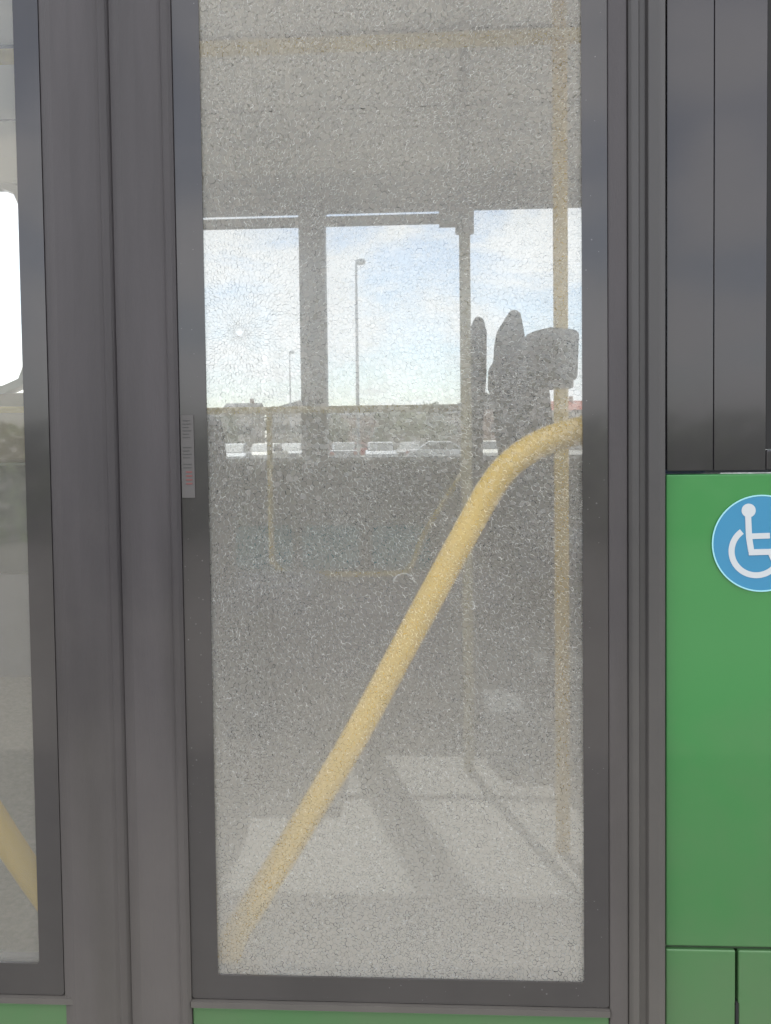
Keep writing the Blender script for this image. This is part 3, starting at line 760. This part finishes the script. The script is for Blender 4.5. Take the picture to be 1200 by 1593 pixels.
# trees: tapered trunk, limbs and a crown of many small leaf faces
M['bark'] = mat('bark', (.10,.08,.06), .9); 
lm1 = mat('green foliage', (.075,.11,.035), .8, var=.35, vscale=1.2); lm2 = mat('yellow green foliage', (.13,.15,.035), .8, var=.3, vscale=1.2)
def tree(u, D, h, rad, m, label, seed):
    rnd = random.Random(seed); y = D + CAM.y; x = PX(u, y, 660)
    t = empty('tree', (x, y, 0)); tag(t, label, 'tree', 'trees beyond the parked cars')
    bm = BM(); tube(bm, smooth_path([(0,0,0), (.1,0,h*.3), (-.05,.1,h*.6), (.05,0,h*.85)], 4), lambda k: .22*(1-k*.8), 8)
    for k in range(6):
        a = rnd.random()*6.28; z = h*(.35 + .07*k)
        tube(bm, [(0,0,z), (rad*.35*math.cos(a), rad*.35*math.sin(a), z + h*.12), (rad*.7*math.cos(a), rad*.7*math.sin(a), z + h*.2)], lambda q: .08*(1-q*.7), 6)
    build('trunk', bm, 'bark', t)
    bm = BM()
    for k in range(26):
        a = rnd.random()*6.28; rr = rad*(rnd.random()**.5)*.8; zz = h*(.32 + .6*rnd.random())
        rr *= 1 - abs(zz/h - .55)*.9
        c0 = Vector((rr*math.cos(a), rr*math.sin(a), zz)); cr_ = rad*rnd.uniform(.22, .38)
        for j in range(75):
            d = Vector((rnd.gauss(0,1), rnd.gauss(0,1), rnd.gauss(0,.8))).normalized() * cr_ * rnd.uniform(.5, 1.05)
            p = c0 + d; n = Vector((rnd.gauss(0,1), rnd.gauss(0,1), rnd.gauss(0,1))).normalized(); e = n.orthogonal().normalized(); f = n.cross(e); s = rnd.uniform(.10, .20)
            bm.faces.new([bm.verts.new(p + e*s), bm.verts.new(p + f*s*.7), bm.verts.new(p - e*s), bm.verts.new(p - f*s*.7)])
    me = bpy.data.meshes.new('crown'); bm.to_mesh(me); bm.free(); me.materials.append(m)
    o = bpy.data.objects.new('crown', me); COL.objects.link(o); o.parent = t
tree(604, 96, 5.6, 2.4, lm1, 'round green tree right of the street lamp', 1)
tree(640, 92, 5.2, 2.2, lm2, 'yellow green tree left of the pale post', 2)
tree(680, 95, 5.9, 2.5, lm1, 'taller green tree beside the pale post', 3)
tree(520, 100, 5.0, 2.0, lm1, 'small green tree right of the window pillar', 4)
tree(350, 98, 5.0, 2.3, lm1, 'low green tree at the far left of the lot', 5)
tree(815, 90, 5.4, 2.2, lm1, 'green tree behind the seat backs', 6)
tree(0, 95, 5.4, 2.3, lm2, 'yellow green tree beyond the window with cut corners', 7)

def wood():
    rnd = random.Random(9); bm = BM()
    for k in range(9000):
        x = rnd.uniform(-110, 70); top = 8.6 + .7 * math.sin(x * .31) + .5 * math.sin(x * .83 + 2) 
        p = Vector((x, 172 + rnd.uniform(-2, 2), rnd.uniform(.2, top)))
        n = Vector((rnd.gauss(0,1), rnd.gauss(0,1), rnd.gauss(0,1))).normalized(); e = n.orthogonal().normalized(); f = n.cross(e); q = rnd.uniform(.3, .7)
        bm.faces.new([bm.verts.new(p + e*q), bm.verts.new(p + f*q*.7), bm.verts.new(p - e*q), bm.verts.new(p - f*q*.7)])
    me = bpy.data.meshes.new('distant_wood'); bm.to_mesh(me); bm.free(); me.materials.append(lm1)
    o = bpy.data.objects.new('distant_wood', me); COL.objects.link(o); o['kind'] = 'stuff'
    tag(o, 'dark green wood along the skyline behind the houses', 'wood')
wood()
# hedge across the road behind the camera, dark in the reflections of the door
def hedge():
    rnd = random.Random(5); bm = BM()
    for k in range(9000):
        p = Vector((rnd.uniform(-16, 16), -10.6 + rnd.gauss(0, .28), rnd.uniform(.02, 1.72)))
        n = Vector((rnd.gauss(0,1), rnd.gauss(0,1), rnd.gauss(0,1))).normalized(); e = n.orthogonal().normalized(); f = n.cross(e); s = rnd.uniform(.07, .15)
        bm.faces.new([bm.verts.new(p + e*s), bm.verts.new(p + f*s*.7), bm.verts.new(p - e*s), bm.verts.new(p - f*s*.7)])
    me = bpy.data.meshes.new('hedge'); bm.to_mesh(me); bm.free(); me.materials.append(lm1)
    o = bpy.data.objects.new('hedge', me); COL.objects.link(o)
    tag(o, 'long dark hedge across the road, seen only as a reflection in the bus door', 'hedge')
hedge()
